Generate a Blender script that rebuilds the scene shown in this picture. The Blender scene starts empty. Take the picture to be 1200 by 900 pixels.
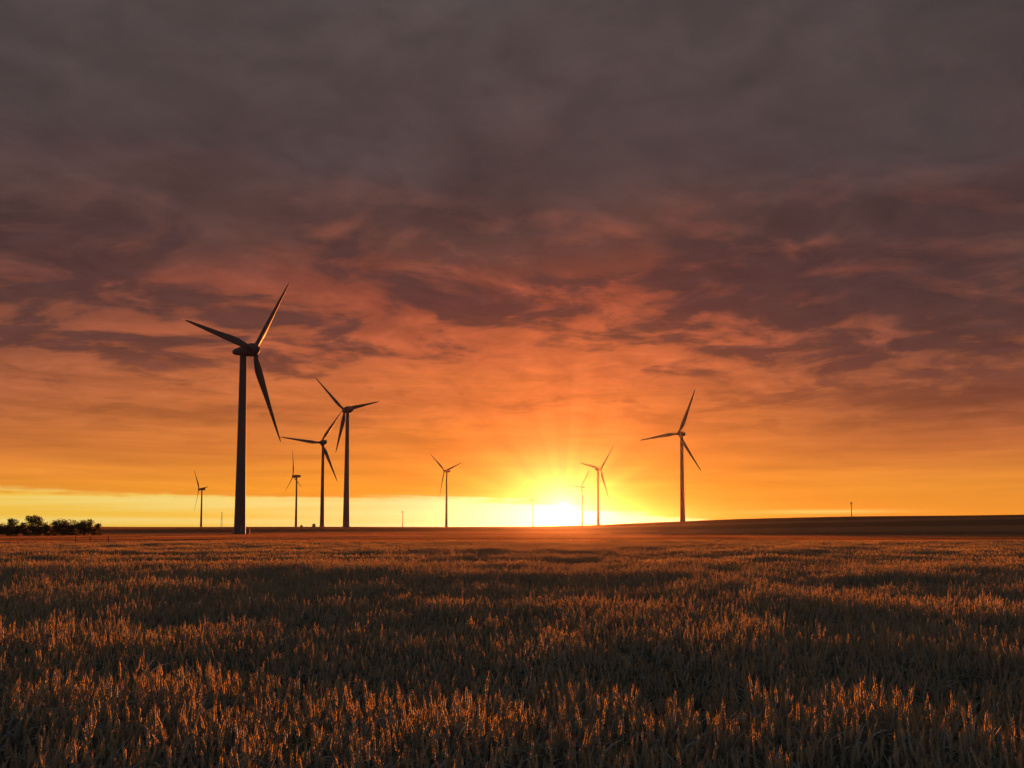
import bpy, bmesh, math, random
import numpy as np
from mathutils import Vector, Matrix, Euler

# ------------------------------------------------------------------ camera, sky, sun, exposure
scene = bpy.context.scene
COL = scene.collection
R = math.radians
EYE = 1.9                  # eye height above the soil, metres
FPX = 942.0                # focal length in pixels of a 1200 px wide picture
PITCH = R(3.5)
EYE_Y = 617.0              # picture row of eye level

cam_d = bpy.data.cameras.new('camera')
cam = bpy.data.objects.new('camera', cam_d)
COL.objects.link(cam)
cam_d.sensor_width = 36.0
cam_d.lens = FPX / 1200 * 36.0
cam_d.shift_y = (EYE_Y - FPX * math.tan(PITCH) - 450.0) / 1200.0
cam_d.clip_start = 0.05
cam_d.clip_end = 30000
cam.location = (0, 0, EYE)
cam.rotation_euler = (math.pi / 2 + PITCH, 0, 0)
scene.camera = cam

SUN_AZ = math.degrees(math.atan(60 / FPX))       # degrees to the right of straight ahead
SUN_EL = 1.05                                     # degrees above eye level
sd = Vector((math.sin(R(SUN_AZ)) * math.cos(R(SUN_EL)), math.cos(R(SUN_AZ)) * math.cos(R(SUN_EL)), math.sin(R(SUN_EL))))
sun_d = bpy.data.lights.new('sun', 'SUN')
sun_d.energy = 5.0
sun_d.angle = R(0.55)
sun_d.color = (1.0, 0.22, 0.038)
sun = bpy.data.objects.new('sun', sun_d)
COL.objects.link(sun)
sun.rotation_euler = sd.to_track_quat('Z', 'Y').to_euler()
sun.location = (20, 300, 60)

scene.view_settings.view_transform = 'Standard'
scene.view_settings.look = 'None'
EXPOSURE = 1.1             # exposed for the shaded crop
scene.view_settings.exposure = EXPOSURE
scene.view_settings.gamma = 1.0
scene.view_settings.use_curve_mapping = False
scene.render.engine = 'CYCLES'
scene.cycles.use_denoising = True
scene.cycles.max_bounces = 6
scene.cycles.diffuse_bounces = 3
scene.cycles.transmission_bounces = 3
scene.cycles.volume_bounces = 0
scene.cycles.sample_clamp_indirect = 4.0


def lin(r, g, b):
    def c(v):
        v /= 255.0
        return v / 12.92 if v <= 0.04045 else ((v + 0.055) / 1.055) ** 2.4
    return (c(r), c(g), c(b))


class G:
    """small expression layer over a shader node tree"""
    def __init__(self, tree):
        self.t = tree

    def node(self, kind, **kw):
        n = self.t.nodes.new(kind)
        for k, v in kw.items():
            setattr(n, k, v)
        return n

    def put(self, sock, v):
        if isinstance(v, S):
            self.t.links.new(v.s, sock)
        elif v is not None:
            if isinstance(v, (tuple, list)) and len(v) == 3 and sock.type == 'RGBA':
                v = tuple(v) + (1.0,)
            sock.default_value = v

    def m(self, op, a, b=None, c=None, clamp=False):
        n = self.node('ShaderNodeMath', operation=op, use_clamp=clamp)
        for i, v in enumerate((a, b, c)):
            if v is not None:
                self.put(n.inputs[i], v)
        return S(self, n.outputs[0])

    def vm(self, op, a, b=None, scale=None):
        n = self.node('ShaderNodeVectorMath', operation=op)
        self.put(n.inputs[0], a)
        if b is not None:
            self.put(n.inputs[1], b)
        if scale is not None:
            self.put(n.inputs['Scale'], scale)
        return S(self, n.outputs['Value' if op in ('DOT_PRODUCT', 'LENGTH', 'DISTANCE') else 0])

    def sep(self, v):
        n = self.node('ShaderNodeSeparateXYZ')
        self.put(n.inputs[0], v)
        return [S(self, o) for o in n.outputs]

    def xyz(self, x, y, z):
        n = self.node('ShaderNodeCombineXYZ')
        for i, v in enumerate((x, y, z)):
            self.put(n.inputs[i], v)
        return S(self, n.outputs[0])

    def noise(self, vec, scale=1.0, detail=4.0, rough=0.5, dist=0.0, lac=2.0):
        n = self.node('ShaderNodeTexNoise')
        self.put(n.inputs['Vector'], vec)
        for k, v in (('Scale', scale), ('Detail', detail), ('Roughness', rough), ('Distortion', dist), ('Lacunarity', lac)):
            self.put(n.inputs[k], v)
        return S(self, n.outputs[0])

    def smooth(self, x, lo, hi, a=0.0, b=1.0):
        n = self.node('ShaderNodeMapRange', interpolation_type='SMOOTHSTEP')
        for i, v in enumerate((x, lo, hi, a, b)):
            self.put(n.inputs[i], v)
        return S(self, n.outputs[0])

    def ramp(self, x, stops):
        n = self.node('ShaderNodeValToRGB')
        n.color_ramp.interpolation = 'LINEAR'
        els = n.color_ramp.elements
        while len(els) < len(stops):
            els.new(0.5)
        for el, (p, c) in zip(els, stops):
            el.position = p
            el.color = tuple(c) + (1.0,)
        self.put(n.inputs[0], x)
        return S(self, n.outputs[0])

    def mix(self, f, a, b, mode='MIX'):
        n = self.node('ShaderNodeMix', data_type='RGBA', blend_type=mode)
        n.clamp_factor = True
        self.put(n.inputs[0], f)
        self.put(n.inputs[6], a)
        self.put(n.inputs[7], b)
        return S(self, n.outputs[2])

    def cscale(self, c, k):
        return self.vm('SCALE', c, scale=k)

    def cadd(self, a, b):
        return self.vm('ADD', a, b)


class S:
    def __init__(self, g, s):
        self.g, self.s = g, s

    def __add__(self, o): return self.g.m('ADD', self, o)
    __radd__ = __add__
    def __sub__(self, o): return self.g.m('SUBTRACT', self, o)
    def __rsub__(self, o): return self.g.m('SUBTRACT', o, self)
    def __mul__(self, o): return self.g.m('MULTIPLY', self, o)
    __rmul__ = __mul__
    def __truediv__(self, o): return self.g.m('DIVIDE', self, o)
    def __rtruediv__(self, o): return self.g.m('DIVIDE', o, self)
    def __neg__(self): return self.g.m('MULTIPLY', self, -1.0)


def exp(x): return x.g.m('EXPONENT', x)
def clamp01(x): return x.g.m('ADD', x, 0.0, clamp=True)
def mx(x, v): return x.g.m('MAXIMUM', x, v)


def px_dir(x, y):
    """azimuth and elevation in degrees of a picture point"""
    return math.degrees(math.atan((x - 600) / FPX)), math.degrees(math.atan((EYE_Y - y) / FPX * math.cos(math.atan((x - 600) / FPX))))


def build_sky():
    w = bpy.data.worlds.new('World')
    scene.world = w
    w.use_nodes = True
    t = w.node_tree
    t.nodes.clear()
    g = G(t)
    tc = g.node('ShaderNodeTexCoord')
    d = g.vm('NORMALIZE', S(g, tc.outputs['Generated']))
    x, y, z = g.sep(d)
    e = g.m('ARCSINE', z) * 57.2958
    a = g.m('ARCTAN2', x, y) * 57.2958
    s = a - SUN_AZ
    sa = g.m('ABSOLUTE', s)
    de = R(1.15)
    disc = Vector((math.sin(R(SUN_AZ)) * math.cos(de), math.cos(R(SUN_AZ)) * math.cos(de), math.sin(de)))
    th = g.m('ARCCOSINE', g.m('MINIMUM', g.vm('DOT_PRODUCT', d, tuple(disc)), 1.0)) * 57.2958

    # clouds lie on a deck overhead: project the direction onto it
    k = 1.0 / (mx(z, 0.0) + 0.13)
    P = g.xyz(x * k * 0.90, y * k, 0.0)
    warp = g.noise(P, 0.9, 3, 0.5)
    Pw = g.vm('ADD', P, g.xyz(warp * 0.5, warp * 0.35, 0.0))
    n_big = g.noise(Pw, 1.3, 3.0, 0.5)
    n1 = g.noise(Pw, 3.1, 9.0, 0.58, 0.35)
    n1s = g.noise(g.vm('ADD', Pw, (0.0, 0.08, 0.0)), 3.1, 9.0, 0.58, 0.35)

    # colour of the deck by height above the horizon, towards the sun / to the sides / behind
    ew = e + (n_big - 0.5) * g.smooth(e, 2.0, 16.0, 0.5, 7.5)
    u = clamp01(ew / 40.0)
    sunward = g.ramp(u, [(p / 40.0, lin(*c)) for p, c in (
        (0.0, (248, 160, 42)), (2.5, (246, 158, 42)), (5, (234, 140, 52)), (8, (222, 124, 60)), (12, (202, 106, 64)),
        (15.5, (150, 76, 56)), (19, (104, 66, 58)), (24, (82, 67, 66)), (33, (82, 71, 70)), (40, (80, 75, 78)))])
    side = g.ramp(u, [(p / 40.0, lin(*c)) for p, c in (
        (0.0, (244, 150, 46)), (2.5, (226, 140, 52)), (5, (190, 104, 58)), (8, (144, 82, 60)), (12, (108, 70, 60)),
        (15.5, (92, 66, 61)), (19, (84, 65, 63)), (24, (77, 66, 66)), (33, (76, 68, 68)), (40, (80, 75, 78)))])
    back = g.ramp(u, [(p / 40.0, lin(*c)) for p, c in (
        (0.0, (142, 128, 128)), (6, (138, 126, 128)), (20, (120, 112, 117)), (40, (96, 91, 96)))])
    sig = g.smooth(s, -6.0, 6.0, 34.0, 19.0)
    f = exp(-(s / sig) * (s / sig))
    base = g.mix(f, side, sunward)
    base = g.mix(g.smooth(sa, 45.0, 120.0), base, back)

    # darker cloud banks, standing where the photograph has them
    bias = 0.0
    for (cx, cy, rx, ry, amt) in ((860, 312, 190, 34, .17), (1090, 375, 210, 48, .14), (560, 352, 110, 16, .16),
                                  (90, 320, 150, 45, .08), (130, 412, 150, 18, .12), (1110, 240, 120, 34, .14),
                                  (540, 250, 120, 20, .08), (1130, 470, 120, 20, .12), (380, 372, 90, 15, .08),
                                  (650, 290, 130, 26, -.10), (250, 470, 220, 40, -.06), (560, 440, 200, 40, -.10),
                                  (1000, 262, 90, 18, -.10), (220, 488, 200, 10, .10), (760, 318, 120, 14, .10), (350, 402, 120, 12, .07), (1000, 330, 200, 16, .08), (430, 300, 120, 20, -.05)):
        ca, ce = px_dir(cx, cy)
        qa = (a - ca) / (rx / 16.4)
        qe = (e - ce) / (ry / 16.4)
        bias = exp(-(qa * qa) - qe * qe) * amt + bias
    n_f = g.noise(Pw, 8.5, 7.0, 0.6, 0.4)
    body = n1 + bias * 1.15 + (n_f - 0.5) * 0.36
    dark = g.smooth(body, 0.455, 0.63) * g.smooth(e, 3.5, 11.0) * g.smooth(e, 18.0, 27.0, 1.0, 0.22)
    shade = g.mix(g.smooth(e, 7.0, 13.0, 0.0, 0.75), g.vm('MULTIPLY', base, (0.55, 0.55, 0.58)), lin(78, 56, 55))
    col = g.mix(dark * 0.9, base, shade)
    floor = g.vm('MAXIMUM', col, lin(64, 54, 54))
    col = g.mix(g.smooth(e, 3.0, 8.0), col, floor)
    # undersides that catch the light from the horizon
    lit = clamp01((n1s - n1) * 5.0) * g.smooth(e, 6.0, 12.0) * g.smooth(e, 17.0, 25.0, 1.0, 0.06) * exp(-(s / 27.0) * (s / 27.0))
    col = g.cadd(col, g.cscale(lin(204, 98, 56), lit * 0.28))
    # lighter gaps and darker rolls inside the cloud
    col = g.cscale(col, 1.0 + (n_f - 0.5) * 0.75 * g.smooth(e, 4.0, 10.0))
    # soft mottling high up and streaks low down
    n_top = g.noise(P, 3.2, 5.0, 0.6, 0.4)
    col = g.cscale(col, 1.0 + (n_top - 0.5) * 0.5 * g.smooth(e, 12.0, 22.0))
    streak = g.noise(g.xyz(a * 0.055, e * 0.95, 0.0), 1.0, 6.0, 0.6, 0.5)
    col = g.cscale(col, 1.0 + (streak - 0.5) * 0.9 * g.smooth(e, 1.0, 3.0) * g.smooth(e, 8.0, 14.0, 1.0, 0.0))

    # the clear strip under the deck: the Nishita sky, warm and bright
    sky = g.node('ShaderNodeTexSky', sky_type='NISHITA')
    sky.sun_disc = False
    sky.sun_elevation = R(SUN_EL)
    sky.sun_rotation = R(SUN_AZ)
    sky.dust_density = 3.0
    nish = g.cscale(S(g, sky.outputs[0]), 0.10)
    n_s = g.noise(g.xyz(a * 0.05, e * 2.2, 3.0), 1.0, 5.0, 0.55, 0.3)
    top = g.smooth(a, -4.0, 19.0, 2.2, 0.45) - g.smooth(a, -40.0, 0.0, 0.0, 0.3) + (n_s - 0.5) * 1.1 + (g.noise(g.xyz(a * 0.35, e * 1.5, 5.0), 1.0, 6.0, 0.65) - 0.5) * 0.75
    strip = g.smooth(e, top - 0.20, top + 0.24, 1.0, 0.0) * g.smooth(a, 17.0, 22.0, 1.0, 0.0) * g.smooth(a, -75.0, -45.0)
    n_s2 = g.noise(g.xyz(a * 0.035, e * 1.5, 7.0), 1.0, 3.0, 0.5, 0.2)
    yel = g.mix(g.smooth(n_s2, 0.38, 0.66), lin(253, 204, 76), lin(255, 224, 124))
    yel = g.mix(exp(-(s / 13.0) * (s / 13.0)), yel, lin(255, 240, 190))
    yel = g.mix(0.12, yel, nish)
    col = g.mix(strip, col, yel)
    # thin gleam low on the right
    qa = (a - 21.2) / 4.2
    qe = (e - 0.98) / 0.13
    col = g.mix(exp(-(qa * qa) - qe * qe) * 0.75, col, lin(255, 214, 110))

    # the deck thins to less light right in front of the sun: its glow comes from the air below it
    thin = exp(-(th / 9.0)) * g.smooth(strip, 0.0, 1.0, 1.0, 0.0)
    col = g.mix(thin, col, g.vm('MULTIPLY', col, (0.85, 0.58, 0.55)))
    # rays that fan out through gaps in the deck
    ph = g.m('ARCTAN2', e - 1.1, s)
    ray = g.noise(g.xyz(g.m('COSINE', ph) * 5.5, g.m('SINE', ph) * 5.5, 0.0), 1.0, 2.0, 0.5)
    col = g.cscale(col, 1.0 + (ray - 0.5) * 1.7 * exp(-(th / 7.0)) * g.smooth(th, 0.8, 2.5) * g.smooth(e, 2.0, 3.5))
    # the sun and the glow round it
    glow = g.cscale((1.0, 0.32, 0.02), exp(-(th / 4.0)) * 0.22)
    glow = g.cadd(glow, g.cscale((1.0, 0.70, 0.38), exp(-(th / 1.05)) * 1.9))
    glow = g.cadd(glow, g.cscale((1.0, 0.85, 0.6), g.smooth(th, 0.30, 0.60, 14.0, 0.0)))
    col = g.cadd(col, glow)
    # below the horizon only far land
    col = g.mix(g.smooth(e, -0.4, -0.05), lin(60, 42, 34), col)
    bg = g.node('ShaderNodeBackground')
    g.put(bg.inputs[0], col)
    bg.inputs[1].default_value = 2.0 ** -EXPOSURE
    out = g.node('ShaderNodeOutputWorld')
    t.links.new(bg.outputs[0], out.inputs[0])
    w.cycles.sampling_method = 'MANUAL'
    w.cycles.sample_map_resolution = 2048


build_sky()

# ------------------------------------------------------------------ helpers
rng = np.random.default_rng(7)
random.seed(7)


def tag(o, label=None, cat=None, group=None, kind=None):
    if label: o['label'] = label
    if cat: o['category'] = cat
    if group: o['group'] = group
    if kind: o['kind'] = kind
    return o


def empty(name, loc, rz=0.0):
    o = bpy.data.objects.new(name, None)
    COL.objects.link(o)
    o.location = loc
    o.rotation_euler.z = rz
    o.empty_display_size = 1.0
    return o


def mesh_obj(name, verts, faces, mat, parent=None, smooth=False, link=True, midx=None):
    me = bpy.data.meshes.new(name)
    me.from_pydata([tuple(v) for v in verts], [], [tuple(q) for q in faces])
    for mm in (mat if isinstance(mat, (list, tuple)) else [mat]):
        me.materials.append(mm)
    if midx is not None:
        me.polygons.foreach_set('material_index', np.asarray(midx, dtype=np.int32))
    if smooth:
        me.polygons.foreach_set('use_smooth', np.ones(len(me.polygons), dtype=bool))
    me.update()
    o = bpy.data.objects.new(name, me)
    if link:
        COL.objects.link(o)
    if parent:
        o.parent = parent
    return o


class MB:
    """collects shapes; build() links them as one mesh object"""
    def __init__(self):
        self.v, self.f, self.mi = [], [], []

    def add(self, vs, fs, mi=0):
        b = len(self.v)
        self.v += [tuple(p) for p in vs]
        self.f += [tuple(i + b for i in q) for q in fs]
        self.mi += [mi] * len(fs)

    def rings(self, rings, closed=True, cap0=True, cap1=True, mi=0):
        n = len(rings[0])
        vs = [p for r in rings for p in r]
        fs = []
        for i in range(len(rings) - 1):
            for j in range(n if closed else n - 1):
                jj = (j + 1) % n
                fs.append((i * n + j, i * n + jj, (i + 1) * n + jj, (i + 1) * n + j))
        if cap0: fs.append(tuple(reversed(range(n))))
        if cap1: fs.append(tuple((len(rings) - 1) * n + j for j in range(n)))
        self.add(vs, fs, mi)

    def tube(self, pts, rad, n=6, mi=0):
        pts = [Vector(p) for p in pts]
        rs = []
        for i, p in enumerate(pts):
            t = (pts[min(i + 1, len(pts) - 1)] - pts[max(i - 1, 0)]).normalized()
            up = Vector((0, 0, 1)) if abs(t.z) < 0.9 else Vector((1, 0, 0))
            u = t.cross(up).normalized()
            w = t.cross(u)
            r = rad[i] if isinstance(rad, (list, tuple)) else rad
            rs.append([p + (u * math.cos(2 * math.pi * j / n) - w * math.sin(2 * math.pi * j / n)) * -r for j in range(n)])
        self.rings(rs, mi=mi)

    def box(self, c, sz, mi=0, rz=0.0):
        cx, cy, cz = c
        hx, hy, hz = (q / 2 for q in sz)
        co, si = math.cos(rz), math.sin(rz)
        vs = []
        for dz in (-hz, hz):
            for dx, dy in ((-hx, -hy), (hx, -hy), (hx, hy), (-hx, hy)):
                vs.append((cx + dx * co - dy * si, cy + dx * si + dy * co, cz + dz))
        self.add(vs, [(3, 2, 1, 0), (4, 5, 6, 7), (0, 1, 5, 4), (1, 2, 6, 5), (2, 3, 7, 6), (3, 0, 4, 7)], mi)

    def build(self, name, mat, parent=None, smooth=False, link=True):
        return mesh_obj(name, self.v, self.f, mat, parent, smooth, link, self.mi)


def material(name):
    m = bpy.data.materials.new(name)
    m.use_nodes = True
    m.node_tree.nodes.clear()
    return m, G(m.node_tree)


def finish(m, g, shader_out, disp=None):
    o = g.node('ShaderNodeOutputMaterial')
    m.node_tree.links.new(shader_out, o.inputs[0])
    return m


def principled(g, base, rough=0.6, spec=0.5, normal=None, metallic=0.0):
    b = g.node('ShaderNodeBsdfPrincipled')
    g.put(b.inputs['Base Color'], base)
    g.put(b.inputs['Roughness'], rough)
    g.put(b.inputs['Specular IOR Level'], spec)
    g.put(b.inputs['Metallic'], metallic)
    if normal is not None:
        g.put(b.inputs['Normal'], normal)
    return b.outputs[0]


def plant_material(name, c0, c1, trans=0.45, tcol=None, gloss=0.08):
    """leaf or straw: diffuse, light shining through, a little sheen; colour differs plant by plant"""
    m, g = material(name)
    oi = g.node('ShaderNodeObjectInfo')
    geo = g.node('ShaderNodeNewGeometry')
    n = g.noise(S(g, geo.outputs['Position']), 6.0, 3.0, 0.6)
    fac = clamp01(S(g, oi.outputs['Random']) * 0.5 + n * 1.0 - 0.25)
    col = g.mix(fac, c0, c1)
    df = g.node('ShaderNodeBsdfDiffuse'); g.put(df.inputs[0], col)
    tr = g.node('ShaderNodeBsdfTranslucent'); g.put(tr.inputs[0], g.vm('MULTIPLY', col, tcol or (1.3, 1.1, 0.6)))
    gl = g.node('ShaderNodeBsdfGlossy'); gl.inputs[1].default_value = 0.42
    gl.inputs[0].default_value = (0.9, 0.9, 0.9, 1)
    mx1 = g.node('ShaderNodeMixShader'); mx1.inputs[0].default_value = trans
    g.t.links.new(df.outputs[0], mx1.inputs[1]); g.t.links.new(tr.outputs[0], mx1.inputs[2])
    mx2 = g.node('ShaderNodeMixShader'); mx2.inputs[0].default_value = gloss
    g.t.links.new(mx1.outputs[0], mx2.inputs[1]); g.t.links.new(gl.outputs[0], mx2.inputs[2])
    return finish(m, g, mx2.outputs[0])


# ------------------------------------------------------------------ materials
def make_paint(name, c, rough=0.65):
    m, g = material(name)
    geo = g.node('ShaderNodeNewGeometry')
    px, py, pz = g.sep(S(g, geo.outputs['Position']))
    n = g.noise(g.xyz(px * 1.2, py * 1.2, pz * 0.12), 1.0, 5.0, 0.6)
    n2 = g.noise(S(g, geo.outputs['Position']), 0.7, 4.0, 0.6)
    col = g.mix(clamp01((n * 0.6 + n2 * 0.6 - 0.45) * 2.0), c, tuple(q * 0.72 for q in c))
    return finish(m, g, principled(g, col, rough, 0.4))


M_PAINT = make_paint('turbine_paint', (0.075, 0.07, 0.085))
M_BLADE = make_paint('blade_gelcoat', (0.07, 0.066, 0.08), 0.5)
M_DOOR = make_paint('door_paint', (0.12, 0.14, 0.13))
M_STEEL = make_paint('galvanised_steel', (0.22, 0.22, 0.22), 0.5)
M_KIOSK = make_paint('kiosk_paint', (0.16, 0.16, 0.14), 0.95)
M_CONC = make_paint('concrete', (0.22, 0.20, 0.18), 0.95)
M_LEAF = plant_material('wheat_leaf', (0.15, 0.19, 0.165), (0.26, 0.31, 0.26), 0.10, (1.1, 1.05, 0.6), 0.03)
M_EAR = plant_material('wheat_ear', (0.21, 0.225, 0.185), (0.36, 0.36, 0.28), 0.12, (1.25, 1.1, 0.5), 0.03)
M_GLUME = plant_material('wheat_glume', (0.34, 0.31, 0.20), (0.56, 0.49, 0.31), 0.60, (1.2, 1.1, 0.5), 0.05)
M_CROP = None
M_BUSH = plant_material('bush_leaf', (0.035, 0.045, 0.018), (0.07, 0.075, 0.028), 0.30, (1.3, 1.0, 0.5), 0.04)


def make_bark():
    m, g = material('bark')
    geo = g.node('ShaderNodeNewGeometry')
    n = g.noise(S(g, geo.outputs['Position']), 9.0, 4.0, 0.6)
    return finish(m, g, principled(g, g.mix(n, (0.05, 0.035, 0.025), (0.12, 0.09, 0.06)), 0.9, 0.2))


M_BARK = make_bark()


def parcels(g, px, py, n, k):
    """neighbouring fields, each with its own crop, stubble or fallow"""
    far = g.noise(g.xyz(px * 0.004, py * 0.02, 0.0), 1.0, 4.0, 0.6)
    band = py + px * -0.12 + (far - 0.5) * 26.0
    green = g.mix(n, (0.065 * k, 0.058 * k, 0.034 * k), (0.10 * k, 0.09 * k, 0.05 * k))
    stubble = g.mix(n, (0.26 * k, 0.185 * k, 0.115 * k), (0.36 * k, 0.26 * k, 0.17 * k))
    fallow = g.mix(n, (0.17 * k, 0.125 * k, 0.085 * k), (0.25 * k, 0.18 * k, 0.12 * k))
    col = green
    for edge, c in ((112, fallow), (134, stubble), (152, green), (172, fallow), (214, stubble), (236, fallow), (262, fallow),
                    (292, stubble), (352, fallow), (420, stubble), (470, fallow), (505, fallow), (640, stubble), (820, fallow)):
        col = g.mix(g.smooth(band, edge - 7.0, edge + 7.0), col, c)
    return col


def make_low_crop():
    m, g = material('low_crop')
    geo = g.node('ShaderNodeNewGeometry')
    P = S(g, geo.outputs['Position'])
    px, py, pz = g.sep(P)
    col = parcels(g, px, py, g.noise(P, 0.5, 4.0, 0.6), 1.25)
    df = g.node('ShaderNodeBsdfDiffuse'); g.put(df.inputs[0], col)
    tr = g.node('ShaderNodeBsdfTranslucent'); g.put(tr.inputs[0], g.vm('MULTIPLY', col, (1.2, 1.0, 0.6)))
    mx1 = g.node('ShaderNodeMixShader'); mx1.inputs[0].default_value = 0.45
    g.t.links.new(df.outputs[0], mx1.inputs[1]); g.t.links.new(tr.outputs[0], mx1.inputs[2])
    return finish(m, g, mx1.outputs[0])


M_CROP = make_low_crop()


def make_ground():
    m, g = material('soil_and_fields')
    geo = g.node('ShaderNodeNewGeometry')
    P = S(g, geo.outputs['Position'])
    px, py, pz = g.sep(P)
    n = g.noise(P, 0.9, 6.0, 0.65)
    col = parcels(g, px, py, n, 1.0)
    soil = g.mix(n, (0.045, 0.032, 0.022), (0.10, 0.072, 0.045))
    col = g.mix(g.smooth(py - px * 0.12, 76.0, 78.0), soil, col)
    bump = g.node('ShaderNodeBump')
    bump.inputs['Strength'].default_value = 0.9
    bump.inputs['Distance'].default_value = 0.25
    g.put(bump.inputs['Height'], g.noise(P, 2.2, 6.0, 0.7))
    return finish(m, g, principled(g, col, 0.85, 0.35, S(g, bump.outputs[0])))


M_GROUND = make_ground()


def make_track():
    m, g = material('gravel_track')
    geo = g.node('ShaderNodeNewGeometry')
    n = g.noise(S(g, geo.outputs['Position']), 3.0, 6.0, 0.7)
    bump = g.node('ShaderNodeBump')
    bump.inputs['Strength'].default_value = 0.8
    bump.inputs['Distance'].default_value = 0.1
    g.put(bump.inputs['Height'], n)
    return finish(m, g, principled(g, g.mix(n, (0.22, 0.17, 0.12), (0.38, 0.30, 0.22)), 0.7, 0.5, S(g, bump.outputs[0])))


M_TRACK = make_track()

# ------------------------------------------------------------------ terrain
_PY = [-3000, -50, 0, 30, 60, 100, 130, 200, 290, 380, 460, 600, 1000, 1300, 2000, 5000, 9000]
_PZ = [0, 0, 0, -0.05, -0.30, -0.55, -0.68, -1.0, -1.2, 0.3, 1.3, 1.38, 0.9, 0.2, 0.0, -1.0, -1.0]
_gy = np.arange(-3000, 9000, 10.0)
_gz = np.interp(_gy, _PY, _PZ)
_ker = np.hanning(9); _ker /= _ker.sum()
_gz = np.convolve(np.pad(_gz, 4, 'edge'), _ker, 'valid')
_HX = [-6000, 20, 69, 110, 172, 276, 414, 700, 1200, 6000]
_HZ = [0, 0, 1.2, 3.2, 6.0, 8.3, 9.8, 11.0, 11.5, 10.0]
_hx = np.arange(-6000, 6000, 8.0)
_hz = np.convolve(np.pad(np.interp(_hx, _HX, _HZ), 4, 'edge'), _ker, 'valid')


def sstep(a, b, v):
    t = np.clip((np.asarray(v, float) - a) / (b - a), 0, 1)
    return t * t * (3 - 2 * t)


def ground_z(X, Y):
    X = np.asarray(X, float); Y = np.asarray(Y, float)
    z = np.interp(Y, _gy, _gz)
    S_ = sstep(240, 650, Y) * (1 - 0.5 * sstep(1000, 2500, Y))
    z = z + np.interp(X, _hx, _hz) * S_
    fade = sstep(20, 200, np.abs(Y))
    z = z + fade * 0.12 * (np.sin(X * 0.031 + Y * 0.011) + np.sin(X * 0.013 - Y * 0.023 + 1.3))
    return z


def gz(x, y): return float(ground_z(x, y))


def axis_steps(spec):
    out = [spec[0][0]]
    for a, b, st in spec:
        n = max(1, int(round((b - a) / st)))
        out += [a + (b - a) * (i + 1) / n for i in range(n)]
    return np.array(out)


xs = axis_steps([(-6000, -1500, 300), (-1500, -500, 50), (-500, 700, 12), (700, 1500, 50), (1500, 6000, 300)])
ys = axis_steps([(-800, -40, 60), (-40, 100, 5), (100, 700, 10), (700, 1500, 40), (1500, 6000, 250)])
XX, YY = np.meshgrid(xs, ys)
ZZ = ground_z(XX, YY)
nx, ny = len(xs), len(ys)
gv = np.stack([XX.ravel(), YY.ravel(), ZZ.ravel()], 1)
gf = [(j * nx + i, j * nx + i + 1, (j + 1) * nx + i + 1, (j + 1) * nx + i) for j in range(ny - 1) for i in range(nx - 1)]
ground = mesh_obj('ground', gv.tolist(), gf, M_GROUND, smooth=True)
tag(ground, kind='structure')


def grid_z(x, y):
    """height of the ground sheet itself (bilinear on its grid)"""
    i = int(np.clip(np.searchsorted(xs, x) - 1, 0, nx - 2)); j = int(np.clip(np.searchsorted(ys, y) - 1, 0, ny - 2))
    u = (x - xs[i]) / (xs[i + 1] - xs[i]); v = (y - ys[j]) / (ys[j + 1] - ys[j])
    return float((ZZ[j, i] * (1 - u) + ZZ[j, i + 1] * u) * (1 - v) + (ZZ[j + 1, i] * (1 - u) + ZZ[j + 1, i + 1] * u) * v)


# farm track that leads past the nearest turbine
def spline(pts, n=12):
    out = []
    P = [pts[0]] + list(pts) + [pts[-1]]
    for i in range(1, len(P) - 2):
        for k in range(n):
            t = k / n
            q = []
            for c in (0, 1):
                p0, p1, p2, p3 = (P[i + m][c] for m in (-1, 0, 1, 2))
                q.append(0.5 * (2 * p1 + (p2 - p0) * t + (2 * p0 - 5 * p1 + 4 * p2 - p3) * t * t + (3 * p1 - p0 - 3 * p2 + p3) * t ** 3))
            out.append(tuple(q))
    out.append(tuple(pts[-1]))
    return out


TRACK = spline([(-420, 84), (-200, 104), (-78, 122), (-52, 163), (-12, 232), (40, 300), (110, 360)], 16)
tv, tf = [], []
HALF = 2.4
for i, (x, y) in enumerate(TRACK):
    x2, y2 = TRACK[min(i + 1, len(TRACK) - 1)]; x1, y1 = TRACK[max(i - 1, 0)]
    d = math.hypot(x2 - x1, y2 - y1)
    nxv, nyv = -(y2 - y1) / d, (x2 - x1) / d
    for k, off in enumerate((-HALF, -HALF * 0.6, 0, HALF * 0.6, HALF)):
        qx, qy = x + nxv * off, y + nyv * off
        tv.append((qx, qy, grid_z(qx, qy) + (0.10, 0.16, 0.19, 0.16, 0.10)[k]))
for i in range(len(TRACK) - 1):
    for k in range(4):
        b = i * 5 + k
        tf.append((b, b + 1, b + 6, b + 5))
tag(mesh_obj('farm_track', tv, tf, M_TRACK, smooth=True), kind='structure')


def track_dist(X, Y):
    T = np.array(TRACK)
    best = np.full(X.shape, 1e9)
    for a, b in zip(T[:-1], T[1:]):
        ab = b - a
        t = np.clip(((X - a[0]) * ab[0] + (Y - a[1]) * ab[1]) / (ab @ ab), 0, 1)
        best = np.minimum(best, np.hypot(X - a[0] - t * ab[0], Y - a[1] - t * ab[1]))
    return best


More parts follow.
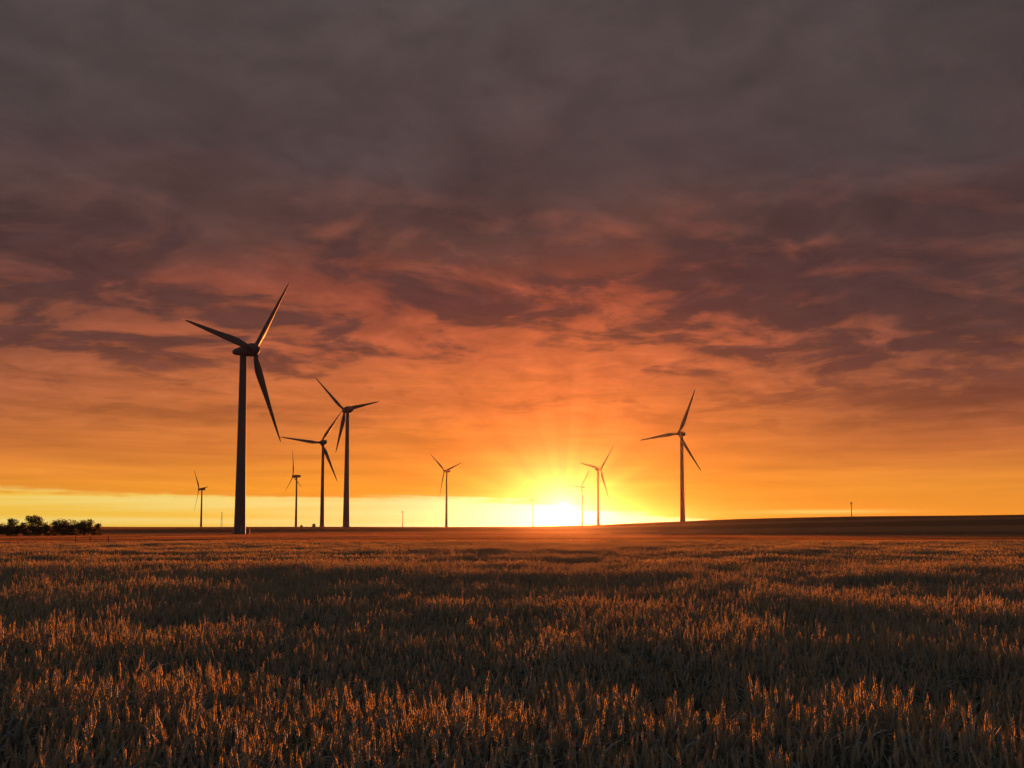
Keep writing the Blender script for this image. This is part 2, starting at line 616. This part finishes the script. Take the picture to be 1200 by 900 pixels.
# ------------------------------------------------------------------ wheat and low crops (nobody could count them)
def vnoise(X, Y, scale, seed):
    r = np.random.default_rng(seed)
    tbl = r.random((64, 64))
    x = X / scale + 1000.3; y = Y / scale + 1000.7
    i = np.floor(x).astype(int); j = np.floor(y).astype(int)
    u = x - i; v = y - j
    u = u * u * (3 - 2 * u); v = v * v * (3 - 2 * v)
    g = lambda a, b: tbl[a % 64, b % 64]
    return (g(i, j) * (1 - u) + g(i + 1, j) * u) * (1 - v) + (g(i, j + 1) * (1 - u) + g(i + 1, j + 1) * u) * v - 0.5


def canopy(X, Y):
    """height factor of the crop: the uneven growth that makes lit crests and dark hollows"""
    wv = Y + 1.6 * vnoise(X, Y, 5.0, 1) + 0.9 * vnoise(X, Y, 2.2, 2)
    c = 0.042 * np.cos((wv - 5.1) * 2 * np.pi / 3.5) + 0.042 * np.cos((wv - 5.1) * 2 * np.pi / 8.2)
    c = c + 0.11 * vnoise(X, Y, 9.0, 3) + 0.24 * vnoise(X, Y, 2.6, 4) + 0.24 * vnoise(X, Y, 0.75, 5)
    # thinner, lower growth right at the photographer's feet
    return 1.0 + c - 0.25 * (1 - sstep(3.5, 5.2, wv))


def stalk(mb, bx, by, h, lean, la, detail):
    """one wheat plant: stem, blades, ear"""
    ear = 0.095 * random.uniform(0.8, 1.15)
    dx, dy = math.cos(la), math.sin(la)

    def at(t):     # t 0..1 along the stem
        return Vector((bx + dx * lean * t * t, by + dy * lean * t * t, h * t))
    # stem
    ts = (0.0, 0.45, 0.8, 1.0) if detail else (0.25, 1.0)
    mb.tube([at(t) for t in ts], [0.0022, 0.002, 0.0017, 0.0015][:len(ts)] if detail else 0.0028, 3, 0)
    # ear: tapered spindle with stepped spikelets
    p0 = at(1.0)
    ax = (at(1.0) - at(0.9)).normalized()
    nod = random.uniform(0.0, 0.5) ** 2
    ax = (ax + Vector((dx, dy, -0.3)) * nod).normalized()
    u = ax.cross(Vector((0.3, 0.9, 0.1))).normalized(); w = ax.cross(u)
    ph = random.uniform(0, 6.28)
    if detail:
        prof = []
        m = 6
        for k in range(m):
            t0 = k / m
            env = math.sin(math.pi * (0.16 + 0.80 * t0)) ** 0.7
            prof.append((t0, 0.0042 * env)); prof.append((t0 + 0.62 / m, 0.0058 * env))
        prof.append((1.0, 0.0012))
        n = 5
    else:
        prof = [(0, 0.003), (0.3, 0.0055), (0.7, 0.005), (1.0, 0.002)]
        n = 3
    rs = []
    for t, r in prof:
        c = p0 + ax * ear * t + Vector((dx, dy, 0)) * nod * 0.03 * t * t
        rs.append([c + (u * math.cos(ph + 2 * math.pi * j / n) * 1.15 + w * math.sin(ph + 2 * math.pi * j / n) * 0.85) * r for j in range(n)])
    mb.rings(rs, mi=1)
    if detail:      # thin glumes standing out from the ear: they catch the low light
        for q in range(11):
            t0 = 0.04 + 0.86 * q / 11
            aa = ph + q * math.pi + random.uniform(-.7, .7)
            rad_ = u * math.cos(aa) + w * math.sin(aa)
            sd2 = u * math.sin(aa) - w * math.cos(aa)
            b = p0 + ax * ear * t0 + Vector((dx, dy, 0)) * nod * 0.03 * t0 * t0
            k_ = 1.0 - 0.45 * t0
            mb.add([b + rad_ * .003, b + rad_ * .0085 * k_ + ax * .008 + sd2 * .0042, b + rad_ * .0105 * k_ + ax * .019, b + rad_ * .0085 * k_ + ax * .008 - sd2 * .0042],
                   [(0, 1, 2, 3)], 2)
    else:           # seen from farther off the thin outer husks are two upright flaps
        for q in range(2):
            aa = ph + q * 1.6
            rad_ = (u * math.cos(aa) + w * math.sin(aa)) * .0075
            b = p0 + ax * ear * .15
            mb.add([b - rad_, b + rad_, b + rad_ * .8 + ax * ear * .7, b - rad_ * .8 + ax * ear * .95], [(0, 1, 2, 3)], 2)
    if detail:      # short awns at the tip
        for q in range(3):
            aa = random.uniform(0, 6.28)
            b = p0 + ax * ear * random.uniform(0.6, 0.95)
            tip = b + ax * 0.045 + (u * math.cos(aa) + w * math.sin(aa)) * 0.014
            side = (u * math.sin(aa) - w * math.cos(aa)) * 0.0009
            mb.add([b + side, b - side, tip], [(0, 1, 2)], 2)
    # leaf blades
    for q in range(random.choice((2, 3, 4)) if detail else 2):
        t = (0.84, 0.66, 0.50, 0.74)[q] + random.uniform(-0.06, 0.06)
        b = at(t)
        aa = random.uniform(0, 6.28)
        ddir = Vector((math.cos(aa), math.sin(aa), 0))
        sd_ = Vector((-math.sin(aa), math.cos(aa), 0))
        ln = random.uniform(0.16, 0.27)
        up = random.uniform(0.55, 1.25)
        droop = random.uniform(0.1, 1.5)
        wd = random.uniform(0.005, 0.0095)
        seg = 5 if detail else 2
        pts = []
        for k in range(seg + 1):
            s_ = k / seg
            pts.append(b + ddir * ln * s_ * (0.45 + 0.4 * s_ * min(droop, 1)) + Vector((0, 0, ln * (up * s_ - droop * 0.85 * s_ * s_))))
        vs = []
        for k, p in enumerate(pts):
            ww = wd * (1 - (k / seg) ** 2) + 0.0006
            tw = sd_ * math.cos(k * 0.25) + Vector((0, 0, 1)) * math.sin(k * 0.25) * 0.6
            vs += [p - tw * ww, p + tw * ww]
        mb.add(vs, [(2 * k, 2 * k + 1, 2 * k + 3, 2 * k + 2) for k in range(seg)], 0)


def make_patch(name, size, count, detail):
    mb = MB()
    for i in range(count):
        bx, by = random.uniform(-size, size) / 2, random.uniform(-size, size) / 2
        stalk(mb, bx, by, random.gauss(0.69, 0.05), abs(random.gauss(0.03, 0.03)), random.uniform(0, 6.28), detail)
    return mb.build(name, [M_LEAF, M_EAR, M_GLUME], link=False)


def make_tufts(name, size, count, h):
    mb = MB()
    for i in range(count):
        bx, by = random.uniform(-size, size) / 2, random.uniform(-size, size) / 2
        a = random.uniform(0, math.pi); hh = h * random.uniform(0.6, 1.2); ww = random.uniform(0.03, 0.07)
        c, s_ = math.cos(a) * ww, math.sin(a) * ww
        lx, ly = random.gauss(0, 0.06), random.gauss(0, 0.06)
        mb.add([(bx - c, by - s_, 0), (bx + c, by + s_, 0), (bx + c * .6 + lx, by + s_ * .6 + ly, hh * .7), (bx + lx * 1.6, by + ly * 1.6, hh), (bx - c * .6 + lx, by - s_ * .6 + ly, hh * .7)],
               [(0, 1, 2, 3, 4)])
    return mb.build(name, M_CROP, link=False)


def scatter(name, pts, rots, scls, variants, label, cat):
    me = bpy.data.meshes.new(name)
    me.vertices.add(len(pts))
    me.vertices.foreach_set('co', np.asarray(pts, dtype=np.float32).ravel())
    for nm, ty, dat in (('rot', 'FLOAT_VECTOR', rots), ('scl', 'FLOAT_VECTOR', scls)):
        at_ = me.attributes.new(nm, ty, 'POINT')
        at_.data.foreach_set('vector', np.asarray(dat, dtype=np.float32).ravel())
    at_ = me.attributes.new('pick', 'INT', 'POINT')
    at_.data.foreach_set('value', rng.integers(0, len(variants), len(pts)).astype(np.int32))
    o = bpy.data.objects.new(name, me)
    COL.objects.link(o)
    coll = bpy.data.collections.new(name + '_plants')
    for v in variants:
        coll.objects.link(v)
    nt = bpy.data.node_groups.new(name + '_growth', 'GeometryNodeTree')
    nt.interface.new_socket('Geometry', in_out='INPUT', socket_type='NodeSocketGeometry')
    nt.interface.new_socket('Geometry', in_out='OUTPUT', socket_type='NodeSocketGeometry')
    N = nt.nodes.new
    gi, go = N('NodeGroupInput'), N('NodeGroupOutput')
    ci = N('GeometryNodeCollectionInfo')
    ci.inputs['Collection'].default_value = coll
    ci.inputs['Separate Children'].default_value = True
    ci.inputs['Reset Children'].default_value = True
    ip = N('GeometryNodeInstanceOnPoints')
    ip.inputs['Pick Instance'].default_value = True

    def attr(nm, ty):
        n = N('GeometryNodeInputNamedAttribute'); n.data_type = ty; n.inputs['Name'].default_value = nm
        return n.outputs['Attribute']
    L = nt.links.new
    L(gi.outputs[0], ip.inputs['Points'])
    L(ci.outputs[0], ip.inputs['Instance'])
    L(attr('pick', 'INT'), ip.inputs['Instance Index'])
    L(attr('rot', 'FLOAT_VECTOR'), ip.inputs['Rotation'])
    L(attr('scl', 'FLOAT_VECTOR'), ip.inputs['Scale'])
    L(ip.outputs[0], go.inputs[0])
    md = o.modifiers.new('growth', 'NODES')
    md.node_group = nt
    tag(o, label, cat, kind='stuff')
    return o


def jitter_grid(x0, x1, y0, y1, step):
    gx = np.arange(x0, x1, step); gy_ = np.arange(y0, y1, step)
    A, B = np.meshgrid(gx, gy_)
    A = A.ravel() + rng.uniform(-.5, .5, A.size) * step
    B = B.ravel() + rng.uniform(-.5, .5, B.size) * step
    return A, B


def field_edge(X):
    return 76.0 + 0.12 * X + 1.5 * np.sin(X * 0.05)


def wheat():
    # close by: clumps of a few full-detail plants
    near_v = [make_patch('wheat_clump', 0.26, 9, True) for _ in range(9)]
    X, Y = jitter_grid(-26, 26, 0.9, 24, 0.18)
    keep = (np.abs(X) < 0.80 * Y + 4.0) & (np.hypot(X, Y) > 0.95)
    X, Y = X[keep], Y[keep]
    n = len(X)
    c = canopy(X, Y)
    rots = np.stack([rng.normal(0, .05, n), rng.normal(0, .05, n), rng.uniform(0, 6.283, n)], 1)
    scls = np.stack([np.ones(n), np.ones(n), c * rng.normal(1, .055, n)], 1)
    scatter('wheat_foreground', np.stack([X, Y, ground_z(X, Y)], 1), rots, scls, near_v,
            'nearest part of the wheat field, single ears and blades in view', 'wheat')
    # farther: patches of plainer plants
    mid_v = [make_patch('wheat_patch', 0.9, 150, False) for _ in range(6)]
    X, Y = jitter_grid(-75, 75, 23.6, 92, 0.68)
    keep = (np.abs(X) < 0.80 * Y + 4.0) & (Y < field_edge(X))
    X, Y = X[keep], Y[keep]
    n = len(X)
    c = canopy(X, Y)
    rots = np.stack([rng.normal(0, .02, n), rng.normal(0, .02, n), rng.uniform(0, 6.283, n)], 1)
    scls = np.stack([np.ones(n), np.ones(n), c * rng.normal(1, .03, n)], 1)
    scatter('wheat_beyond', np.stack([X, Y, ground_z(X, Y)], 1), rots, scls, mid_v,
            'wheat field stretching away to the smoother fields at its far edge', 'wheat')
    # the fields past it: low growth
    tv_ = [make_tufts('crop_tuft', 4.4, 420, 0.26) for _ in range(4)]
    X, Y = jitter_grid(-420, 520, 70, 640, 3.6)
    keep = (np.abs(X) < 0.72 * Y + 10) & (Y > field_edge(X) + 4.5) & (track_dist(X, Y) > 5.2)
    X, Y = X[keep], Y[keep]
    n = len(X)
    sc_ = 0.55 + 0.9 * np.clip(vnoise(X * .15, Y, 34.0, 9) + .5, 0, 1)
    rots = np.stack([np.zeros(n), np.zeros(n), rng.uniform(0, 6.283, n)], 1)
    scls = np.stack([np.ones(n), np.ones(n), sc_], 1)
    scatter('low_crop', np.stack([X, Y, ground_z(X, Y) - 0.02], 1), rots, scls, tv_,
            'low crop in smooth bands between the wheat and the horizon', 'crop')


wheat()

# ------------------------------------------------------------------ wind turbines
def ring(cx, cy, z, r, n=28):
    return [(cx + r * math.cos(2 * math.pi * j / n), cy + r * math.sin(2 * math.pi * j / n), z) for j in range(n)]


def lathe_y(mb, prof, cz, n=20, sq=1.0, mi=0):
    """loft along the rotor axis (local y); prof = (y, half width, half height, z offset)"""
    rs = []
    for (y, rw, rh, oz) in prof:
        r_ = []
        for j in range(n):
            a = 2 * math.pi * j / n
            ca, sa_ = math.cos(a), math.sin(a)
            px_ = math.copysign(abs(ca) ** sq, ca) * rw
            pz_ = math.copysign(abs(sa_) ** sq, sa_) * rh
            r_.append((px_, y, cz + oz + pz_))
        rs.append(r_)
    mb.rings(rs, mi=mi)


BLADE = [(0.035, .050, 1.0, 0), (0.07, .050, 1.0, 0), (0.11, .058, .75, 14), (0.16, .076, .45, 13), (0.22, .092, .28, 11),
         (0.30, .088, .23, 9), (0.42, .073, .20, 6.5), (0.56, .057, .18, 4.5), (0.70, .044, .17, 3), (0.82, .034, .16, 2),
         (0.92, .024, .15, 1), (0.975, .014, .15, .5), (1.0, .004, .2, 0)]


def make_blade(L, ang, pitch, slim, parent, hub):
    mb = MB()
    er = Vector((math.cos(ang), 0, math.sin(ang)))
    et = Vector((-math.sin(ang), 0, math.cos(ang)))
    ax = Vector((0, -1, 0))
    rs = []
    n = 12
    for (r, ch, th, tw) in BLADE:
        t = R(tw + pitch)
        cdir = et * math.cos(t) + ax * math.sin(t)
        ndir = ax * math.cos(t) - et * math.sin(t)
        c = ch * L * (slim if th < 1 else 1)
        bend = 0.018 * L * r * r
        rr = []
        for j in range(n):
            a = 2 * math.pi * j / n
            u = math.cos(a); v = math.sin(a)
            if th < 1:
                v *= (0.55 + 0.45 * (1 + u) / 2 * 1.0) * 1.15
                pc = cdir * (u * 0.5 - 0.18) * c
            else:
                pc = cdir * u * 0.5 * c
            rr.append(hub + er * r * L + pc + ndir * (v * 0.5 * c * th) + ax * bend)
        rs.append(rr)
    mb.rings(rs)
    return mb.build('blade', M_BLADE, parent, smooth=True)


TURB = []


def turbine(X, Y, hub_abs, L, yaw, ph, over, rb, rt, style, label, pitch=4.0, slim=1.0, detail=True, group='wind turbines'):
    zb = min(gz(X + a, Y + b) for a in (-2, 0, 2) for b in (-2, 0, 2)) - 0.05
    H = hub_abs - zb
    o = empty('wind_turbine', (X, Y, zb), R(yaw))
    tag(o, label, 'wind turbine', group)
    nr = 2.4 if style == 'egg' else 1.75
    ztop = H - nr * 0.72
    mb = MB()
    n = 32 if detail else 16
    prof = [(0.0, rb * 1.06), (0.35, rb * 1.06), (0.36, rb)]
    for k in range(1, 13):
        t = k / 12
        z = 0.36 + (ztop - 0.36) * t
        r = rb + (rt - rb) * (0.25 * (1 - (1 - t) ** 3) + 0.75 * t)
        if k in (4, 8) and detail:      # bolted joints between the tower sections
            prof += [(z - 0.12, r * 1.0), (z - 0.11, r * 1.025), (z + 0.11, r * 1.025), (z + 0.12, r)]
        else:
            prof.append((z, r))
    mb.rings([ring(0, 0, z, r, n) for z, r in prof])
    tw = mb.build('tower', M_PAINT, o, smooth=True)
    tw.data.set_sharp_from_angle(angle=R(25))
    if detail:
        fnd = MB()
        fnd.rings([ring(0, 0, -0.6, rb * 1.9, 24), ring(0, 0, 0.10, rb * 1.9, 24), ring(0, 0, 0.14, rb * 1.85, 24)])
        fnd.build('foundation', M_CONC, o)
        # door, facing right of the camera
        a0 = -R(yaw) + R(-52)
        dm = MB()
        rs = []
        for da in (-0.26, -0.13, 0, 0.13, 0.26):
            q = a0 + da
            rr = rb * 1.0 + 0.05
            rs.append([(math.cos(q) * r_, math.sin(q) * r_, z) for r_, z in ((rr - .25, 1.2), (rr, 1.2), (rr, 3.3), (rr - .25, 3.3))])
        dm.rings(rs)
        dr = dm.build('door', M_DOOR, o)
        st = MB()
        ux, uy = math.cos(a0), math.sin(a0)
        for k in range(5):
            dd = rb + 0.45 + 0.30 * (4 - k)
            st.box((ux * dd, uy * dd, 0.22 + 0.2 * k), (0.28, 1.1, 0.05), rz=a0)
        for sgn in (-.55, .55):
            p = lambda dd, z: (ux * dd - uy * sgn, uy * dd + ux * sgn, z)
            st.tube([p(rb + 1.7, 0.1), p(rb + 1.7, 1.2), p(rb + 0.3, 2.1), p(rb + 0.3, 1.0)], 0.03, 5)
        st.build('stairs', M_STEEL, o)
    hub = Vector((0, -over, H))
    if style == 'egg':
        mb = MB()
        lathe_y(mb, [(-over + 1.05, 2.42, 2.42, 0), (-over + 1.7, 2.40, 2.40, 0), (-over + 3.0, 2.15, 2.18, -.05), (-over + 4.6, 1.78, 1.85, -.12),
                     (-over + 6.4, 1.42, 1.5, -.2), (-over + 8.0, 1.1, 1.18, -.27), (-over + 8.9, .72, .8, -.3), (-over + 9.2, .3, .35, -.3)], H, 28)
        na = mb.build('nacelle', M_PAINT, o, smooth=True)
        mb = MB()
        mb.tube([(0, -over + 5.2, H + 1.6), (0, -over + 5.2, H + 3.0)], 0.05, 6)
        mb.box((0, -over + 5.2, H + 3.0), (0.9, 0.06, 0.06)); mb.box((.4, -over + 5.2, H + 3.13), (.12, .12, .2)); mb.box((-.4, -over + 5.2, H + 3.13), (.12, .12, .2))
        mb.build('wind_vane', M_STEEL, na)
        mb = MB()
        lathe_y(mb, [(-over + 1.0, 2.44, 2.44, 0), (-over + .2, 2.36, 2.36, 0), (-over - .6, 2.05, 2.05, 0), (-over - 1.4, 1.5, 1.5, 0), (-over - 2.0, .9, .9, 0), (-over - 2.25, .3, .3, 0)][::-1], H, 28)
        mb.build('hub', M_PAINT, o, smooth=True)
    else:
        ln = 8.2 if style == 'long' else 6.2
        mb = MB()
        b0 = -over + 1.15
        lathe_y(mb, [(b0, 1.35, 1.35, 0), (b0 + .5, 1.6, 1.6, 0), (b0 + 1.6, 1.75, 1.8, 0), (b0 + ln * .55, 1.75, 1.8, .05), (b0 + ln * .85, 1.6, 1.55, .15), (b0 + ln, 1.3, 1.2, .25)], H, 24, 0.55)
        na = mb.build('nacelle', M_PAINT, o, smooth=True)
        mb = MB()
        lathe_y(mb, [(b0 - .05, 1.5, 1.5, 0), (-over, 1.5, 1.5, 0), (-over - .8, 1.2, 1.2, 0), (-over - 1.5, .7, .7, 0), (-over - 1.8, .2, .2, 0)][::-1], H, 20)
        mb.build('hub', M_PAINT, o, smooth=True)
    for k in range(3):
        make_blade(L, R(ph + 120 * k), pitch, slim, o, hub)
    TURB.append(o)
    return o


def at_px(x, D):
    return (x - 600) / FPX * D


turbine(-98.0, 290, 66.0, 36.2, 71, 57, 4.6, 2.05, 1.2, 'egg', 'nearest and tallest wind turbine, dark tapered tower left of centre', 6.0, 1.0)
turbine(-92.7, 450, 67.5, 24.8, -137, 42, 3.2, 1.9, 0.95, 'short', 'second tallest wind turbine with short blades, its hub above the neighbouring rotor', 6.0, 1.0)
turbine(-141.6, 600, 64.9, 32.2, -141, 4, 3.6, 1.65, 0.95, 'short', 'wind turbine just right of the nearest one, one blade level and pointing left', 6.0, 0.9)
turbine(-268.3, 1000, 64.4, 33.6, -55, 94, 4.5, 1.6, 0.9, 'long', 'small distant turbine with one blade straight up, beside two horizon bushes', 6.0, 0.85)
turbine(-482.6, 1250, 59.8, 38.4, -48, 4, 4.5, 1.7, 0.95, 'long', 'leftmost of the wind turbines, small, left of the nearest tower', 6.0, 0.85)
turbine(-77.4, 950, 67.5, 30.8, -38, 17, 4.0, 1.75, 0.9, 'long', 'small turbine standing alone over the bright strip left of the sun', 6.0, 0.85)
turbine(96.5, 900, 66.0, 36.3, 43, 52, 4.0, 1.9, 1.05, 'short', 'hazy orange turbine just right of the sun glare', 6.0, 0.95)
turbine(127.2, 600, 71.2, 35.2, -46, 64, 4.0, 1.95, 1.15, 'short', 'dark wind turbine on the rising ground right of the sun', 6.0, 0.95)
turbine(117.9, 1350, 67.8, 35.0, -50, 52, 4.0, 1.8, 1.0, 'long', 'faint far turbine nearly lost in the glare, between sun and hazy orange turbine', 6.0, 0.85, False)
turbine(52.0, 2000, 67.6, 33.0, -68, 60, 4.0, 1.9, 1.0, 'long', 'tiny faint turbine at the left rim of the sun', 6.0, 0.9, False)
turbine(-448.4, 3300, 61.5, 24.0, -75, 92, 4.0, 1.8, 1.0, 'long', 'barely visible tiny turbine on the horizon left of the lone turbine', 6.0, 0.9, False)

# transformer kiosk at the foot of the nearest turbine
kx, ky = -94.6, 288.6
kz = gz(kx, ky) - 0.04
k = empty('transformer_kiosk', (kx, ky, kz), R(12))
tag(k, 'small transformer cabinet at the right foot of the nearest turbine', 'transformer')
b = MB(); b.box((0, 0, .95), (1.3, 1.5, 1.8)); b.build('cabinet', M_KIOSK, k)
b = MB(); b.box((0, 0, 1.92), (1.5, 1.7, .13)); b.box((0, 0, 2.02), (1.1, 1.3, .08)); b.build('roof', M_CONC, k)
b = MB(); b.box((0, 0, 0.0), (1.6, 1.8, .12)); b.build('plinth', M_CONC, k)
for sx in (-.32, .32):
    b = MB(); b.box((sx, -.765, .95), (.58, .03, 1.6)); d = b.build('door', M_KIOSK, k)
    b = MB(); b.box((sx * .3, -.79, .95), (.04, .03, .2)); b.build('handle', M_STEEL, d)

# masts on the horizon
def pole_mast(x, D, top_y, label):
    X = at_px(x, D)
    zb = gz(X, D) - 0.2
    H = EYE + (EYE_Y - top_y) / FPX * D - zb
    o = empty('radio_mast', (X, D, zb))
    tag(o, label, 'mast')
    b = MB(); b.tube([(0, 0, 0), (0, 0, H * .5), (0, 0, H)], [.55, .42, .3], 10); b.build('pole', M_STEEL, o, smooth=True)
    for q in range(3):
        a = q * 2.094
        b = MB(); b.box((math.cos(a) * .75, math.sin(a) * .75, H - 1.2), (.35, .25, 1.9), rz=a)
        b.tube([(0, 0, H - 1.2), (math.cos(a) * .7, math.sin(a) * .7, H - 1.2)], .07, 5)
        b.build('antenna', M_STEEL, o)
    return o


pole_mast(997.5, 800, 588.5, 'thin pole mast on the right-hand horizon')


def lattice_mast(x, D, top_y, wid, label):
    X = at_px(x, D)
    zb = gz(X, D) - 0.2
    H = EYE + (EYE_Y - top_y) / FPX * D - zb
    o = empty('lattice_mast', (X, D, zb))
    tag(o, label, 'mast')
    b = MB()
    cs = [(-1, -1), (1, -1), (1, 1), (-1, 1)]
    for cx, cy in cs:
        b.tube([(cx * wid, cy * wid, 0), (cx * wid * .55, cy * wid * .55, H)], .16, 4)
    b.build('frame', M_STEEL, o)
    b = MB()
    m = 9
    for q in range(m):
        z0, z1 = H * q / m, H * (q + 1) / m
        w0 = wid * (1 - .45 * q / m); w1 = wid * (1 - .45 * (q + 1) / m)
        for i in range(4):
            c0, c1 = cs[i], cs[(i + 1) % 4]
            b.tube([(c0[0] * w0, c0[1] * w0, z0), (c1[0] * w1, c1[1] * w1, z1)], .09, 4)
            b.tube([(c0[0] * w1, c0[1] * w1, z1), (c1[0] * w1, c1[1] * w1, z1)], .09, 4)
    b.build('bracing', M_STEEL, o)
    b = MB(); b.box((0, 0, H + .25), (wid * 2.4, wid * 2.4, .4)); b.build('platform', M_STEEL, o)
    return o


lattice_mast(260.3, 2400, 600.5, 2.1, 'faint lattice mast on the horizon left of the nearest tower')

# ------------------------------------------------------------------ bushes and trees
def tree(name, label, cat, X, Y, height, width, blobs, n_leaf, leaf, group, seed, depth=None):
    rs = random.Random(seed)
    zb = gz(X, Y) - 0.1
    o = empty(name, (X, Y, zb))
    tag(o, label, cat, group)
    depth = depth or width
    tips = []
    cr = []
    core = max(3, blobs // 3)
    for i in range(core):            # the heart of the crown, from near the ground to the top
        t = i / (core - 1)
        rad = min(width, height) * (0.31 - 0.07 * t) * rs.uniform(.9, 1.15)
        cr.append((Vector((rs.uniform(-.12, .12) * width, rs.uniform(-.12, .12) * depth, rad * .8 + (height - rad * 1.9) * t)), rad))
    for i in range(blobs):           # lobes that stand out from it
        t = rs.random() ** 0.75
        a = rs.uniform(0, 6.28)
        rad = (0.13 + 0.11 * rs.random()) * min(width, height)
        reach = (0.44 - 0.22 * max(0.0, t - .3)) * rs.uniform(.55, 1.0)
        c = Vector((math.cos(a) * reach * width, math.sin(a) * reach * depth, min(height * (.08 + .8 * t), height - rad)))
        cr.append((c, rad)); tips.append(c)
    mb = MB()
    for s_ in range(3 if cat == 'bush' else 1):
        bx, by = (rs.uniform(-.5, .5), rs.uniform(-.5, .5)) if cat == 'bush' else (0, 0)
        r0 = 0.018 * height + .05
        mid = Vector((bx + rs.uniform(-.2, .2), by + rs.uniform(-.2, .2), height * .35))
        mb.tube([(bx, by, -.2), mid, mid + Vector((rs.uniform(-.4, .4), rs.uniform(-.4, .4), height * .35))], [r0, r0 * .75, r0 * .3], 7)
        for c in tips[s_::2]:
            st = mid * rs.uniform(.6, 1.0)
            mb.tube([st, (st + c) * .5 + Vector((0, 0, .15 * height * rs.random())), c], [r0 * .5, r0 * .33, r0 * .1], 5)
    mb.build('trunk', M_BARK, o, smooth=True)
    mb = MB()
    for i in range(n_leaf):
        c, rad = cr[rs.randrange(len(cr))]
        v = Vector((rs.gauss(0, 1), rs.gauss(0, 1), rs.gauss(0, 1))).normalized() * rad * (rs.random() ** .45) * rs.choice((1, 1, 1, 1.18))
        v.z *= .85
        p = c + v
        if p.z < .12: p.z = .12 + rs.random() * .5
        u = Vector((rs.gauss(0, 1), rs.gauss(0, 1), rs.gauss(0, 1))).normalized()
        w_ = u.cross(Vector((rs.gauss(0, 1), rs.gauss(0, 1), rs.gauss(0, 1)))).normalized()
        l = leaf * rs.uniform(.6, 1.3)
        mb.add([p - u * l, p + w_ * l * .45, p + u * l, p - w_ * l * .45], [(0, 1, 2, 3)])
    mb.build('crown', M_BUSH, o)
    return o


BD = 262.0
GB = 'bushes and small trees at the left edge of the fields'


def bush_at(x0, x1, top_y, D, label, blobs, leaves, seed, name='bush', cat='bush', leaf=.24):
    X = at_px((x0 + x1) / 2, D)
    Hh = EYE + (EYE_Y - top_y) / FPX * D - gz(X, D)
    Wd = (x1 - x0) / FPX * D
    return tree(name, label, cat, X, D, Hh, Wd, blobs, leaves, leaf, GB, seed, max(Wd, 4.0))


bush_at(-18, 12, 610.5, BD - 4, 'low rounded bush cut off by the left picture edge', 16, 2600, 1)
bush_at(8, 29, 606.0, BD + 2, 'slim little tree with a tufted top beside the leftmost bush', 9, 1300, 2, 'small_tree', 'tree', .22)
bush_at(23, 54, 602.5, BD, 'tallest of the left-hand trees, crown rising to a point', 17, 3000, 5, 'small_tree', 'tree')
bush_at(44, 65, 610.0, BD + 5, 'lowest thin bush in the dip between the two groups of trees', 8, 900, 4)
bush_at(56, 82, 607.0, BD - 1, 'round-crowned small tree left in the right-hand pair', 13, 2200, 7, 'small_tree', 'tree')
bush_at(72, 93, 606.5, BD + 4, 'open airy small tree squeezed between two denser ones', 8, 1000, 8, 'small_tree', 'tree')
bush_at(84, 114, 606.0, BD, 'broad dense bush second from the right end of the row', 17, 3000, 10)
bush_at(101, 122, 612.5, BD + 3, 'small bush sloping down at the right end of the row', 9, 1300, 12)
# low growth that closes the row at its foot
for q, (xa, xb, ty, lab) in enumerate(((4, 36, 614, 'low scrub at the foot of the slim tufted tree'), (30, 64, 615, 'low scrub at the foot of the tallest tree'),
                                       (58, 96, 614, 'low scrub at the foot of the right-hand pair of trees'))):
    bush_at(xa, xb, ty, BD - 5, lab, 22, 3600, 30 + q, 'scrub', 'bush', .2)
GB = 'small bushes on the horizon between the turbines'
bush_at(350.5, 355.5, 615.0, 520, 'smaller dark bush on the horizon, nearer the distant turbine', 6, 260, 21, leaf=.3)
bush_at(365.2, 370.8, 613.3, 520, 'larger pointed bush on the horizon, left of a tower foot', 8, 380, 22, leaf=.3)

# ------------------------------------------------------------------ field marker posts at the far edge of the wheat
for q, (x, lab) in enumerate(((90, 'leftmost thin wooden post at the edge of the farm track'), (107, 'middle thin wooden post at the edge of the farm track'),
                              (128.5, 'rightmost thin wooden post at the edge of the farm track'))):
    D = 112.0 + q
    X = at_px(x, D)
    b = MB()
    zz = gz(X, D)
    b.tube([(0, 0, -.2), (0.01, 0, .8), (0, 0.01, 1.25), (0, .01, 1.32)], [.06, .055, .05, .02], 7)
    o = b.build('marker_post', M_BARK)
    o.location = (X, D, zz)
    tag(o, lab, 'post', 'thin posts by the farm track')

# ------------------------------------------------------------------ haze: the warm evening air
def haze():
    m = bpy.data.materials.new('evening_haze')
    m.use_nodes = True
    t = m.node_tree
    t.nodes.clear()
    v = t.nodes.new('ShaderNodeVolumePrincipled')
    v.inputs['Color'].default_value = (0.95, 0.93, 0.90, 1)
    v.inputs['Density'].default_value = 1.2e-5
    v.inputs['Anisotropy'].default_value = 0.92
    out = t.nodes.new('ShaderNodeOutputMaterial')
    t.links.new(v.outputs[0], out.inputs['Volume'])
    b = MB()
    top = max(106.0, EYE + 5)
    b.box((0, 2600, (top - 14) / 2), (12400, 7200, top + 14))
    o = b.build('haze', m)
    tag(o, 'thin warm evening haze over the fields', 'haze', kind='stuff')


haze()
